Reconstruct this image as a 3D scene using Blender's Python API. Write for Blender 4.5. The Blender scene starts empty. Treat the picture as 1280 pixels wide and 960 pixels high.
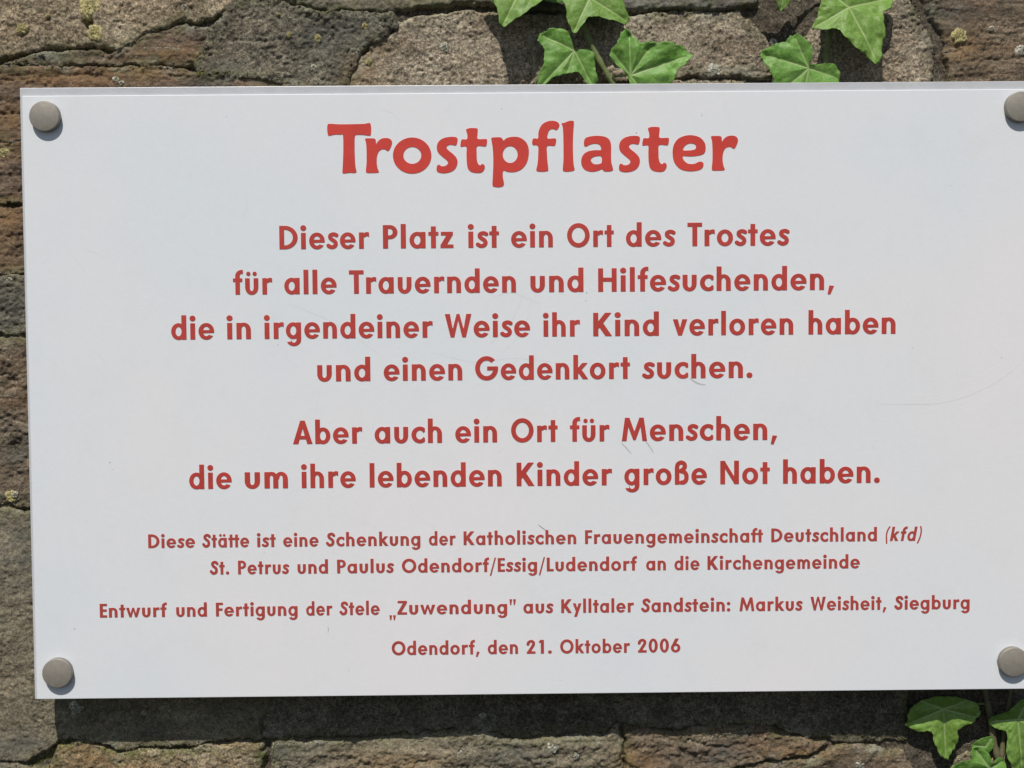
import bpy, math, random
import numpy as np
from mathutils import Vector, Matrix

random.seed(7)
scene = bpy.context.scene
COL = scene.collection

# ------------------------------------------------------------------ camera
CAM = (-0.02133, -0.85920, 0.04507)
PITCH, YAW, ROLL = -0.047017, 0.008309, -0.008258
FPX = 1700.0
cp, sp, cy, sy = math.cos(PITCH), math.sin(PITCH), math.cos(YAW), math.sin(YAW)
FWD = Vector((sy * cp, cy * cp, sp))
RGT0 = Vector((cy, -sy, 0)); UP0 = RGT0.cross(FWD)
RGT = RGT0 * math.cos(ROLL) + UP0 * math.sin(ROLL)
UPV = UP0 * math.cos(ROLL) - RGT0 * math.sin(ROLL)
cd = bpy.data.cameras.new('camera'); cam = bpy.data.objects.new('camera', cd); COL.objects.link(cam)
cd.sensor_width = 36.0; cd.lens = 36.0 * FPX / 1280.0
cd.clip_start = 0.01; cd.clip_end = 100
m = Matrix((RGT, UPV, -FWD)).transposed().to_4x4(); m.translation = Vector(CAM)
cam.matrix_world = m
scene.camera = cam

# ------------------------------------------------------------------ light
TRAVEL = Vector((0.24, 1.0, -1.43)).normalized()
world = bpy.data.worlds.new("World"); scene.world = world; world.use_nodes = True
nt = world.node_tree; nt.nodes.clear()
sky = nt.nodes.new('ShaderNodeTexSky'); sky.sky_type = 'NISHITA'; sky.sun_disc = False
sky.sun_elevation = math.asin(-TRAVEL.z); sky.sun_rotation = math.atan2(-TRAVEL.x, -TRAVEL.y)
bg = nt.nodes.new('ShaderNodeBackground'); bg.inputs[1].default_value = 0.07
wo = nt.nodes.new('ShaderNodeOutputWorld')
nt.links.new(sky.outputs[0], bg.inputs[0]); nt.links.new(bg.outputs[0], wo.inputs[0])
sl = bpy.data.lights.new('sun', 'SUN'); sl.energy = 3.8; sl.angle = math.radians(0.5); sl.color = (1.0, 0.95, 0.88)
sun = bpy.data.objects.new('sun', sl); COL.objects.link(sun)
sun.rotation_euler = TRAVEL.to_track_quat('-Z', 'Y').to_euler(); sun.location = (-.5, -2, 3)
scene.view_settings.view_transform = 'Standard'; scene.view_settings.look = 'None'
scene.view_settings.exposure = 0.0; scene.view_settings.gamma = 1.0
scene.render.engine = 'CYCLES'
scene.render.resolution_x = 1024; scene.render.resolution_y = 768

# ------------------------------------------------------------------ helpers
def at(px, py, Y):
    """point of the photograph (1280x960) -> world point on the vertical plane y = Y"""
    d = FWD + RGT * ((px - 640) / FPX) + UPV * ((480 - py) / FPX)
    t = (Y - CAM[1]) / d.y
    return Vector(CAM) + d * t

def thing(name, label, cat, loc=(0, 0, 0), group=None):
    o = bpy.data.objects.new(name, None); COL.objects.link(o)
    o.location = loc; o.empty_display_size = .02
    o['label'] = label; o['category'] = cat
    if group: o['group'] = group
    return o

def link(name, me, mats=None, parent=None, loc=(0, 0, 0)):
    o = bpy.data.objects.new(name, me); COL.objects.link(o)
    o.location = loc
    if mats is not None:
        for q in (mats if isinstance(mats, (list, tuple)) else [mats]):
            me.materials.append(q)
    if parent:
        o.parent = parent
        o.location = Vector(loc) - parent.location
    return o

def mesh_np(name, V, Q, smooth=True):
    """V (n,3), Q (m,k) uniform faces"""
    me = bpy.data.meshes.new(name)
    V = np.asarray(V, np.float32); Q = np.asarray(Q, np.int32)
    k = Q.shape[1]
    me.vertices.add(len(V)); me.vertices.foreach_set('co', V.ravel())
    me.loops.add(Q.size); me.loops.foreach_set('vertex_index', Q.ravel())
    me.polygons.add(len(Q)); me.polygons.foreach_set('loop_start', np.arange(0, Q.size, k, dtype=np.int32))
    me.update(calc_edges=True); me.validate()
    if smooth: me.polygons.foreach_set('use_smooth', np.ones(len(me.polygons), bool))
    return me

def hash2(ix, iy, s):
    h = (ix.astype(np.int64) * 374761393 + iy.astype(np.int64) * 668265263 + s * 982451653) & 0xffffffff
    h = ((h ^ (h >> 13)) * 1274126177) & 0xffffffff
    h = h ^ (h >> 16)
    return (h & 0xffff) / 65535.0

def vn(x, y, s):
    ix = np.floor(x); iy = np.floor(y); fx = x - ix; fy = y - iy
    fx = fx * fx * (3 - 2 * fx); fy = fy * fy * (3 - 2 * fy)
    a = hash2(ix, iy, s); b = hash2(ix + 1, iy, s); c = hash2(ix, iy + 1, s); d = hash2(ix + 1, iy + 1, s)
    return (a * (1 - fx) + b * fx) * (1 - fy) + (c * (1 - fx) + d * fx) * fy - .5

def fbm(x, y, s, oct=4, gain=.5):
    r = 0; a = 1.0
    for o in range(oct):
        r = r + a * vn(x * 2 ** o + 17.3 * o, y * 2 ** o + 5.1 * o, s + o); a *= gain
    return r

def catmull(pts, n=8, closed=True):
    P = [np.array(p, float) for p in pts]; N = len(P); out = []
    rng = range(N) if closed else range(N - 1)
    for i in rng:
        if closed: p0, p1, p2, p3 = P[i - 1], P[i], P[(i + 1) % N], P[(i + 2) % N]
        else: p0, p1, p2, p3 = P[max(i - 1, 0)], P[i], P[i + 1], P[min(i + 2, N - 1)]
        for k in range(n):
            t = k / n
            out.append(.5 * ((2 * p1) + (-p0 + p2) * t + (2 * p0 - 5 * p1 + 4 * p2 - p3) * t * t + (-p0 + 3 * p1 - 3 * p2 + p3) * t ** 3))
    if not closed: out.append(P[-1])
    return np.array(out)

# ------------------------------------------------------------------ materials
def new_mat(name):
    m = bpy.data.materials.new(name); m.use_nodes = True
    n = m.node_tree.nodes; n.clear()
    out = n.new('ShaderNodeOutputMaterial'); b = n.new('ShaderNodeBsdfPrincipled')
    m.node_tree.links.new(b.outputs[0], out.inputs[0])
    return m, m.node_tree, b, out

class NG:
    def __init__(s, nt): s.nt = nt
    def node(s, t, **kw):
        n = s.nt.nodes.new(t)
        for k, v in kw.items(): setattr(n, k, v)
        return n
    def l(s, a, b): s.nt.links.new(a, b)
    def noise(s, vec, scale, detail=4, rough=.6, dist=0.0):
        n = s.node('ShaderNodeTexNoise'); n.inputs['Scale'].default_value = scale
        n.inputs['Detail'].default_value = detail; n.inputs['Roughness'].default_value = rough
        n.inputs['Distortion'].default_value = dist
        s.l(vec, n.inputs['Vector']); return n.outputs[0]
    def ramp(s, fac, stops):
        r = s.node('ShaderNodeValToRGB'); e = r.color_ramp.elements
        e[0].position, e[0].color = stops[0][0], (*stops[0][1], 1)
        e[1].position, e[1].color = stops[-1][0], (*stops[-1][1], 1)
        for p, c in stops[1:-1]:
            q = e.new(p); q.color = (*c, 1)
        s.l(fac, r.inputs[0]); return r.outputs[0]
    def mix(s, fac, a, b, mode='MIX'):
        x = s.node('ShaderNodeMix', data_type='RGBA', blend_type=mode)
        if isinstance(fac, (int, float)): x.inputs[0].default_value = fac
        else: s.l(fac, x.inputs[0])
        for v, i in ((a, 6), (b, 7)):
            if isinstance(v, tuple): x.inputs[i].default_value = (*v, 1)
            else: s.l(v, x.inputs[i])
        return x.outputs[2]
    def math(s, op, a, b=0.0, c=None, clamp=False):
        x = s.node('ShaderNodeMath', operation=op); x.use_clamp = clamp
        for i, v in enumerate((a, b, c)):
            if v is None: continue
            if isinstance(v, (int, float)): x.inputs[i].default_value = v
            else: s.l(v, x.inputs[i])
        return x.outputs[0]

def g3(v): return (v, v, v)

def stone_mat(name, base, dark, light, rust=(.20, .10, .045), rust_amt=.3, grain=1.0, strata=0.0, moss=.5, seed=0.0, speck=.6, pale=.55):
    m, nt, b, out = new_mat(name); g = NG(nt)
    tc = g.node('ShaderNodeTexCoord'); mp = g.node('ShaderNodeMapping')
    mp.inputs['Location'].default_value = (seed * 1.7, seed * .31, seed * .77)
    g.l(tc.outputs['Object'], mp.inputs[0]); v = mp.outputs[0]
    mp2 = g.node('ShaderNodeMapping'); mp2.inputs['Scale'].default_value = (.6, 1, 1.6)
    mp2.inputs['Rotation'].default_value = (0, .05, 0); g.l(v, mp2.inputs[0]); vs = mp2.outputs[0]
    big = g.noise(v, 22, 4, .6, .4)
    mid = g.noise(vs if strata > 0 else v, 90, 5, .62, .3)
    c = g.ramp(big, [(.32, dark), (.5, base), (.7, light)])
    c2 = g.ramp(mid, [(.3, dark), (.52, base), (.72, light)])
    c = g.mix(.55, c, c2)
    rn = g.noise(vs, 30, 4, .65, .6)
    rf = g.math('MULTIPLY', g.ramp(rn, [(.48, g3(0)), (.62, g3(1))]), rust_amt)
    c = g.mix(rf, c, rust)
    # grains
    gr = g.noise(v, 780, 3, .75)
    c = g.mix(min(1, .85 * grain), c, g.ramp(gr, [(.32, g3(.10)), (.5, g3(.5)), (.68, g3(.97))]), 'OVERLAY')
    gm = g.noise(v, 330, 5, .75)
    c = g.mix(min(1, .75 * grain), c, g.ramp(gm, [(.34, g3(.18)), (.5, g3(.5)), (.66, g3(.88))]), 'OVERLAY')
    # pale mineral specks
    sp_ = g.noise(v, 520, 2, .5)
    sf = g.math('MULTIPLY', g.ramp(sp_, [(.66, g3(0)), (.74, g3(1))]), speck)
    c = g.mix(sf, c, (.48, .43, .34))
    # dark pits of dirt
    dp = g.noise(v, 340, 3, .6, .5)
    df = g.math('MULTIPLY', g.ramp(dp, [(.30, g3(1)), (.40, g3(0))]), .6)
    c = g.mix(df, c, (dark[0] * .45, dark[1] * .45, dark[2] * .45))
    st1 = g.node('ShaderNodeAttribute', attribute_name='ochre'); st2 = g.node('ShaderNodeAttribute', attribute_name='soot')
    bn = g.ramp(g.noise(v, 120, 5, .7), [(.35, g3(.25)), (.6, g3(1))])
    c = g.mix(g.math('MULTIPLY', g.math('MULTIPLY', st1.outputs['Fac'], bn), .62), c, g.mix(gr, (.15, .08, .03), (.40, .25, .11)))
    c = g.mix(g.math('MULTIPLY', g.math('MULTIPLY', st2.outputs['Fac'], bn), .75), c, g.mix(gr, (.045, .05, .045), (.15, .15, .13)))
    # green algae near the joints (attribute 'rim')
    at_ = g.node('ShaderNodeAttribute', attribute_name='rim')
    mn = g.noise(v, 75, 5, .7)
    mf = g.math('MULTIPLY', g.math('MULTIPLY', at_.outputs['Fac'], g.ramp(mn, [(.42, g3(0)), (.6, g3(1))])), moss)
    c = g.mix(mf, c, (.12, .135, .04))
    wn = g.noise(v, 48, 5, .7)
    wf = g.math('MULTIPLY', g.math('MULTIPLY', at_.outputs['Fac'], g.ramp(wn, [(.53, g3(0)), (.64, g3(1))])), pale)
    c = g.mix(wf, c, (.36, .36, .29))
    g.l(c, b.inputs['Base Color'])
    b.inputs['Roughness'].default_value = .88
    b.inputs['Specular IOR Level'].default_value = .3
    h = g.math('ADD', g.math('MULTIPLY', gr, .5), g.math('MULTIPLY', gm, .8))
    if strata > 0: h = g.math('ADD', h, g.math('MULTIPLY', g.noise(vs, 260, 4, .7, .4), strata))
    bp = g.node('ShaderNodeBump'); bp.inputs['Strength'].default_value = .9; bp.inputs['Distance'].default_value = .0016 * grain
    g.l(h, bp.inputs['Height']); g.l(bp.outputs[0], b.inputs['Normal'])
    return m

def simple_mat(name, col, rough=.5, metal=0.0, var=.1, scale=60, bump=0.0, bscale=600, coat=0.0, spec=.5):
    m, nt, b, out = new_mat(name); g = NG(nt)
    tc = g.node('ShaderNodeTexCoord')
    n = g.noise(tc.outputs['Object'], scale, 4, .6)
    d = tuple(x * (1 - var) for x in col); l = tuple(min(1, x * (1 + var)) for x in col)
    g.l(g.ramp(n, [(.3, d), (.7, l)]), b.inputs['Base Color'])
    b.inputs['Roughness'].default_value = rough; b.inputs['Metallic'].default_value = metal
    b.inputs['Specular IOR Level'].default_value = spec
    if coat: b.inputs['Coat Weight'].default_value = coat; b.inputs['Coat Roughness'].default_value = .12
    if bump:
        bp = g.node('ShaderNodeBump'); bp.inputs['Strength'].default_value = bump; bp.inputs['Distance'].default_value = .0005
        g.l(g.noise(tc.outputs['Object'], bscale, 3, .6), bp.inputs['Height']); g.l(bp.outputs[0], b.inputs['Normal'])
    return m

# ------------------------------------------------------------------ the wall
WALL_Y = 0.026
MM = .001
DENTS = [(111, 31, 3.2, 5.0), (60, 55, 3, 1.2), (330, 78, 5, 1.5), (520, 70, 4, 1.0), (590, 50, 3, .8), (1190, 60, 5, 1.2),
         (860, 950, 6, 2.0), (700, 945, 5, 1.6), (480, 950, 6, 1.5), (20, 560, 4, 2.5), (14, 480, 5, 2.5)]
CRACKS = [  # polylines in photo pixels, depth mm, width mm
    ([(240, 51), (262, 50), (300, 52), (360, 51)], .9, .8), ([(235, 935), (250, 945), (262, 932)], 1.2, .8),
    ([(505, 955), (560, 945), (578, 938)], 1.0, .8), ([(820, 938), (845, 930), (858, 945)], 1.2, .9),
    ([(1160, 90), (1205, 78), (1280, 72)], 1.0, .9), ([(0, 100), (60, 97), (140, 90), (240, 96)], .6, .6),
    ([(135, 75), (145, 69), (155, 62)], .9, .6), ([(640, 938), (660, 950), (672, 962)], 1.2, 1.2),
    ([(930, 60), (900, 40), (880, 60)], .5, .6), ([(776, 912), (780, 925), (776, 950)], 1.6, 1.1),
    ([(935, 918), (945, 940), (960, 950)], 1.6, 1.2), ([(-20, 142), (20, 142), (60, 143)], .8, .7),
    ([(-20, 470), (20, 468), (60, 466)], .9, .7), ([(-20, 530), (8, 520), (40, 532)], 1.0, .9),
    ([(700, 75), (760, 82), (830, 78)], .5, .6), ([(860, 925), (900, 935), (930, 928)], 1.2, 1.0)]
def seg_dist(X, Z, a, b):
    ax, az = a; bx, bz = b; dx, dz = bx - ax, bz - az
    t = np.clip(((X - ax) * dx + (Z - az) * dz) / (dx * dx + dz * dz + 1e-12), 0, 1)
    return np.hypot(X - ax - t * dx, Z - az - t * dz)

def poly_sd(X, Z, P):
    d = np.full(X.shape, 1e9); ins = np.zeros(X.shape, bool); N = len(P)
    for i in range(N):
        a = P[i]; b = P[(i + 1) % N]
        d = np.minimum(d, seg_dist(X, Z, a, b))
        c = ((a[1] > Z) != (b[1] > Z))
        with np.errstate(divide='ignore', invalid='ignore'):
            xx = (b[0] - a[0]) * (Z - a[1]) / (b[1] - a[1] + 1e-15) + a[0]
        ins ^= c & (X < xx)
    return np.where(ins, d, -d)

EDGES = []
wall = thing('stone_wall', 'rough weathered natural stone wall with mossy joints behind the white sign', 'wall', (0, WALL_Y + .05, -.35))

OCHRE = [(452, 88, 24, 30), (470, 62, 18, 12), (190, 92, 70, 10), (60, 96, 60, 12), (205, 68, 50, 10), (10, 150, 30, 20), (1200, 60, 30, 20), (130, 952, 40, 14), (5, 290, 20, 30), (790, 950, 30, 16), (1000, 942, 50, 8), (500, 952, 60, 12)]
SOOT = [(20, 930, 50, 16), (10, 380, 60, 34), (270, 100, 40, 20), (55, 70, 40, 8), (420, 40, 60, 40), (40, 690, 60, 60), (1165, 60, 10, 40), (350, 940, 40, 14), (640, 945, 40, 14), (1180, 20, 40, 30), (900, 940, 40, 16), (20, 560, 30, 40), (700, 5, 90, 10)]
def stain(X, Z, lst):
    r_ = np.zeros(X.shape)
    for px, py, rx, ry in lst:
        q = at(px, py, WALL_Y); k = (at(px + 100, py, WALL_Y).x - q.x) / 100 / MM
        dd = ((X - q.x / MM) / (rx * k)) ** 2 + ((Z - q.z / MM) / (ry * k)) ** 2
        r_ = np.maximum(r_, np.exp(-dd * (1 + .8 * vn(X / 6, Z / 5, 91))))
    return r_
def stone(pts, mat, lift=0.0, amp=1.6, strata=0.0, tilt=(0, 0), res=.75, rnd=3.0, seed=1, drop=13.0, rough=.75, label=None, gap=.3, edge=2.2):
    P3 = [at(x, y, WALL_Y) for x, y in pts]
    P = [(p.x / MM, p.z / MM) for p in P3]
    x0 = min(p[0] for p in P) - 5; x1 = max(p[0] for p in P) + 5
    z0 = min(p[1] for p in P) - 5; z1 = max(p[1] for p in P) + 5
    nx = int((x1 - x0) / res) + 1; nz = int((z1 - z0) / res) + 1
    X, Z = np.meshgrid(np.linspace(x0, x1, nx), np.linspace(z0, z1, nz))
    wx = X + 3.0 * fbm(X / 8, Z / 8, seed, 5, .6); wz = Z + 3.0 * fbm(X / 8, Z / 8, seed + 31, 5, .6)
    d = poly_sd(wx, wz, P) - gap
    cx, cz = (x0 + x1) / 2, (z0 + z1) / 2
    h = lift + tilt[0] * (X - cx) + tilt[1] * (Z - cz)
    h = h + amp * 1.5 * fbm(X / 32, Z / 22, seed + 5, 3)
    h = h + amp * .55 * fbm(X / 7, Z / 6, seed + 9, 4, .6)
    h = h + rough * (fbm(X / 2.4, Z / 2.1, seed + 13, 3, .75)) * (.7 + 1.6 * np.clip(vn(X / 13, Z / 11, seed + 60) + .35, 0, 1))
    if strata:
        u = Z + 6 * fbm(X / 60, Z / 40, seed + 20, 3) + X * .03
        lay = vn(u / 4.2, X / 90, seed + 21) + .6 * vn(u / 1.7, X / 45, seed + 22)
        st = np.floor(4 * lay) / 4 * .5 + lay * .5
        h = h + strata * st * 1.1 * (1 + vn(X / 14, Z / 8, seed + 44))
    t = np.clip(d / rnd, 0, 1)
    h = h - edge * (1 - t) ** 3.0
    h = np.where(d < 0, h + d * 3.2, h)
    for (px, py, r, dep) in DENTS:
        q = at(px, py, WALL_Y); dd = np.hypot(X - q.x / MM, Z - q.z / MM)
        h = h - dep * np.exp(-(dd / r) ** 4 * (1 + .6 * vn(X / 2, Z / 2, 3)))
    for line, dep, w in CRACKS:
        L = [at(a, b, WALL_Y) for a, b in line]; L = [(p.x / MM, p.z / MM) for p in L]
        if L[0][0] > x1 or L[-1][0] < x0 or L[0][1] > z1 + 10 or L[0][1] < z0 - 10: continue
        dd = np.full(X.shape, 1e9)
        for a, b in zip(L[:-1], L[1:]): dd = np.minimum(dd, seg_dist(X + 1.6 * vn(X / 3, Z / 3, 8), Z + 1.8 * vn(X / 2.6, Z / 2.6, 4), a, b))
        h = h - dep * np.exp(-(dd / w) ** 2)
    h = np.maximum(h, lift - drop - 5)
    keep = d > -4.2
    V = np.stack([(X - cx) * MM, -h * MM, (Z - cz) * MM], -1).reshape(-1, 3)
    idx = np.arange(nx * nz).reshape(nz, nx)
    kq = (keep[:-1, :-1] & keep[1:, :-1] & keep[:-1, 1:] & keep[1:, 1:]).ravel()
    Q = np.stack([idx[:-1, :-1], idx[:-1, 1:], idx[1:, 1:], idx[1:, :-1]], -1).reshape(-1, 4)[kq]
    used = np.unique(Q); rm = np.zeros(nx * nz, np.int64); rm[used] = np.arange(len(used))
    me = mesh_np('stone', V[used], rm[Q])
    rim = np.clip(1 - d / 9.0, 0, 1).ravel()[used].astype(np.float32)
    a = me.attributes.new('rim', 'FLOAT', 'POINT'); a.data.foreach_set('value', rim)
    for nm, lst in (('ochre', OCHRE), ('soot', SOOT)):
        aa = me.attributes.new(nm, 'FLOAT', 'POINT'); aa.data.foreach_set('value', stain(X, Z, lst).ravel()[used].astype(np.float32))
    EDGES.append((pts, seed))
    o = link('stone', me, mat, wall, (cx * MM, WALL_Y, cz * MM))
    if label: o['label'] = label
    return o

TAN = dict(base=(.29, .235, .155), dark=(.13, .10, .066), light=(.44, .37, .26))
GREYTAN = dict(base=(.30, .25, .18), dark=(.13, .112, .08), light=(.45, .39, .29))
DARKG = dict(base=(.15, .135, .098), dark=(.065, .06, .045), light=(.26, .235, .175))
RUST = dict(base=(.165, .118, .08), dark=(.065, .052, .042), light=(.31, .25, .175))
OLIVE = dict(base=(.20, .175, .12), dark=(.09, .082, .058), light=(.32, .28, .20))
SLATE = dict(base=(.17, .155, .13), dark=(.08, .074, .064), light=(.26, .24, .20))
BROWN = dict(base=(.17, .13, .088), dark=(.075, .06, .044), light=(.30, .235, .16))

M1 = stone_mat('stone_tan_granular', **TAN, rust_amt=.2, seed=1)
M2 = stone_mat('stone_slab_rust', **RUST, rust_amt=.35, grain=.6, strata=1.2, seed=2, speck=.3)
M3 = stone_mat('stone_dark_crust', **DARKG, rust_amt=.08, grain=1.0, seed=3, moss=.4)  # crust's own tone; on the band below the sign it paints deeper shade
M4 = stone_mat('stone_grey_tan', **GREYTAN, rust_amt=.16, seed=4, speck=.9)
M5 = stone_mat('stone_olive', **OLIVE, rust_amt=.1, grain=.7, seed=5, strata=.4, speck=.3)
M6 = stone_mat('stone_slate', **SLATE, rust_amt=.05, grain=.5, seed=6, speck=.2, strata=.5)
M7 = stone_mat('stone_brown', **BROWN, rust_amt=.3, grain=.7, seed=7, strata=.8, speck=.4)
M8 = stone_mat('stone_ochre', base=(.27, .215, .135), dark=(.12, .095, .06), light=(.40, .34, .24), rust=(.30, .18, .07), rust_amt=.4, seed=8, moss=.9)

# upper stones
stone([(-220, -170), (150, -175), (296, -60), (302, -2), (272, 23), (225, 27), (190, 40), (150, 63), (120, 58), (60, 60), (12, 73), (-220, 78)], M1, 2.0, 1.4, seed=11, gap=-.3, edge=2.0, tilt=(0, .01))
stone([(14, 79), (60, 66), (100, 64), (137, 69), (185, 45), (225, 32), (262, 36), (256, 60), (243, 80), (200, 81), (90, 81), (8, 80)], M2, .8, 1.0, strata=.8, seed=12, gap=-.6, edge=.9, rnd=1.6, tilt=(0, -.03))
stone([(-220, 84), (8, 82), (100, 83), (200, 84), (245, 91), (330, 97), (425, 110), (425, 176), (-220, 177)], M2, .6, 1.0, strata=1.0, seed=13, gap=-.4, edge=.7, rnd=1.2)
stone([(302, 0), (340, -2), (352, 6), (400, 18), (450, 20), (490, 20), (493, 34), (470, 49), (446, 63), (436, 84), (430, 112), (380, 112), (330, 96), (250, 90), (246, 80), (262, 58), (266, 38), (276, 26)], M3, 1.6, 1.8, seed=14, gap=-2.4, edge=1.2, rnd=2.5, rough=1.1)
stone([(310, -180), (640, -180), (645, 5), (618, 8), (570, 8), (500, 15), (450, 16), (390, 13), (345, 0), (310, -40)], M5, 1.2, 1.0, seed=15, gap=.6)
stone([(498, 26), (520, 20), (570, 13), (615, 15), (690, 18), (692, 112), (690, 215), (430, 215), (434, 100), (443, 76), (468, 52), (490, 40)], M4, -.4, 1.4, seed=16, label='grey brown granular stone with an ochre left edge', gap=.3, rough=.9)
stone([(652, -180), (945, -180), (948, 8), (930, 8), (880, 12), (790, 14), (690, 15), (655, 12)], M6, 2.6, .8, seed=17, tilt=(0, .01))
stone([(664, 19), (700, 18), (790, 19), (860, 16), (925, 14), (944, 34), (958, 52), (966, 75), (960, 98), (930, 92), (880, 92), (800, 100), (664, 104)], M4, .1, 1.3, seed=18, gap=-.8, rough=.9, edge=.8)
stone([(664, 108), (800, 104), (880, 98), (960, 104), (965, 215), (664, 215)], M4, -1.0, 1.3, seed=19, res=1.2, gap=-.5)
stone([(970, 112), (975, 70), (988, 50), (1008, 40), (1040, 20), (1060, -10), (1066, -170), (1134, -170), (1142, 0), (1152, 30), (1168, 55), (1168, 112), (1165, 215), (970, 215)], M4, .2, 1.3, seed=20, rough=.9)
stone([(952, -180), (1058, -180), (1050, -15), (1030, 14), (990, 20), (952, 0)], M6, -5, 1.2, seed=21)
stone([(1146, -180), (1490, -180), (1490, 190), (1196, 190), (1186, 100), (1180, 52), (1160, 14), (1150, -10)], M7, 1.2, 1.1, strata=.9, seed=22, tilt=(.004, 0))
# left side layers and their hidden rest
stone([(-220, 180), (230, 180), (235, 253), (-220, 254)], M2, .2, 1.2, strata=1.2, seed=23, gap=-.5, edge=.7, rnd=1.3)
stone([(-220, 258), (230, 257), (235, 338), (-220, 345)], M2, -.6, 1.8, strata=1.0, seed=24, gap=-.5, edge=.7, rnd=1.3)
stone([(-220, 349), (235, 343), (235, 418), (-220, 419)], M3, .4, 1.5, strata=.4, seed=25, gap=-.5, edge=.7, rnd=1.3, rough=.9)
stone([(-220, 424), (235, 423), (235, 636), (40, 632), (-220, 628)], M7, -.2, 2.2, strata=.9, seed=26, gap=-.5, edge=.7, rnd=1.3, rough=.8)
stone([(-220, 636), (40, 640), (200, 650), (328, 660), (333, 880), (325, 921), (265, 926), (230, 932), (175, 930), (150, 937), (130, 930), (100, 920), (72, 923), (35, 950), (0, 948), (-220, 940)], M5, .6, 1.4, seed=27, gap=-1.0, edge=.8, rough=.6)
# stones behind the sign
stone([(240, 182), (425, 182), (425, 400), (240, 400)], M1, 0, 1.5, seed=40, res=3)
stone([(430, 222), (800, 222), (800, 430), (430, 420)], M5, 0, 1.5, seed=41, res=3)
stone([(805, 222), (1190, 222), (1190, 440), (805, 430)], M4, 0, 1.5, seed=42, res=3)
stone([(240, 405), (430, 425), (640, 430), (640, 652), (240, 650)], M7, 0, 1.5, seed=43, res=3)
stone([(645, 435), (1000, 440), (1000, 652), (645, 652)], M3, 0, 1.5, seed=44, res=3)
stone([(1005, 445), (1190, 445), (1490, 440), (1490, 640), (1005, 642)], M1, 0, 1.5, seed=45, res=2)
stone([(1196, 196), (1490, 196), (1490, 435), (1196, 438)], M5, 0, 1.5, seed=46, res=2)
# band below the sign, in its shadow; darker stone colour chosen to deepen it
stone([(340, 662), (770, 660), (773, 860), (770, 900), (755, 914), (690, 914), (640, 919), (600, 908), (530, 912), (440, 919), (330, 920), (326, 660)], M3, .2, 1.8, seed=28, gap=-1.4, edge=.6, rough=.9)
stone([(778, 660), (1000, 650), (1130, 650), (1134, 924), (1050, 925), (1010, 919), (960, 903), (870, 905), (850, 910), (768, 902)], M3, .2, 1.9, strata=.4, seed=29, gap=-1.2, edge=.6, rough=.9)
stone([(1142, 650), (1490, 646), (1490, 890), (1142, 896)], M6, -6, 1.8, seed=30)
# lower stones
stone([(-220, 952), (0, 955), (35, 958), (56, 966), (60, 1160), (-220, 1160)], M5, 1.0, 1.2, seed=31, gap=-.5, edge=1.0, rnd=1.8)
stone([(76, 931), (100, 927), (130, 937), (150, 944), (175, 937), (230, 939), (265, 932), (328, 928), (336, 1160), (66, 1160), (62, 962)], M8, 1.8, 1.8, seed=32, gap=-.5, edge=1.0, rnd=1.8, label='ochre stone with a pale green upper rim')
stone([(341, 928), (440, 926), (530, 919), (600, 914), (640, 926), (690, 921), (755, 920), (772, 908), (778, 935), (775, 1160), (342, 1160)], M5, 1.6, 2.8, strata=.6, seed=33, gap=-.5, edge=1.0, rnd=1.8, rough=.9)
stone([(781, 909), (850, 917), (870, 911), (957, 910), (1005, 926), (1035, 930), (1006, 944), (958, 948), (925, 955), (880, 1000), (783, 1010)], M7, 1.8, 3.0, strata=.7, seed=34, gap=-.5, edge=1.0, rnd=1.8, rough=.9)
stone([(890, 1004), (932, 961), (962, 954), (1010, 950), (1042, 935), (1060, 931), (1128, 938), (1140, 958), (1150, 1160), (786, 1160), (786, 1016)], M7, 1.2, 2.4, strata=.5, seed=35, gap=0, edge=1.2, rnd=1.8, rough=.7)
stone([(1192, 955), (1212, 938), (1300, 942), (1490, 925), (1490, 1160), (1158, 1160), (1162, 1000)], M1, -2.0, 1.8, seed=36)
stone([(1142, 902), (1490, 896), (1490, 920), (1300, 935), (1205, 930), (1180, 950), (1150, 950)], M6, -8, 1.5, seed=37)

# earthy bedding mortar deep in the joints: one rough sheet
def bedding():
    res = 2.0
    a = at(-225, -185, WALL_Y); b = at(1495, 1165, WALL_Y)
    X, Z = np.meshgrid(np.arange(a.x / MM, b.x / MM, res), np.arange(b.z / MM, a.z / MM, res))
    h = -3.6 + 2.2 * fbm(X / 20, Z / 20, 77, 4) + 1.6 * fbm(X / 4, Z / 4, 78, 3)
    V = np.stack([X * MM, WALL_Y - h * MM, Z * MM], -1).reshape(-1, 3)
    nz, nx = X.shape; idx = np.arange(nx * nz).reshape(nz, nx)
    Q = np.stack([idx[:-1, :-1], idx[:-1, 1:], idx[1:, 1:], idx[1:, :-1]], -1).reshape(-1, 4)
    me = mesh_np('mortar', V - np.array([[0, WALL_Y, 0]]), Q)
    link('mortar', me, stone_mat('mortar_earth', base=(.10, .085, .062), dark=(.05, .042, .032), light=(.17, .15, .11), rust_amt=.1, seed=9), wall, (0, WALL_Y, 0))
bedding()
# solid core of the wall
def box_mesh(name, sx, sy_, sz, bev=0.0, seg=2):
    import bmesh
    bm = bmesh.new(); bmesh.ops.create_cube(bm, size=1)
    bmesh.ops.scale(bm, vec=(sx, sy_, sz), verts=bm.verts)
    if bev: bmesh.ops.bevel(bm, geom=list(bm.edges), offset=bev, segments=seg, affect='EDGES', profile=.5)
    me = bpy.data.meshes.new(name); bm.to_mesh(me); bm.free(); return me
a = at(-225, -185, WALL_Y); b = at(1495, 1165, WALL_Y)
link('wall_core', box_mesh('wall_core', b.x - a.x, .30, a.z - b.z), M5, wall, ((a.x + b.x) / 2, WALL_Y + .168, (a.z + b.z) / 2))

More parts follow.
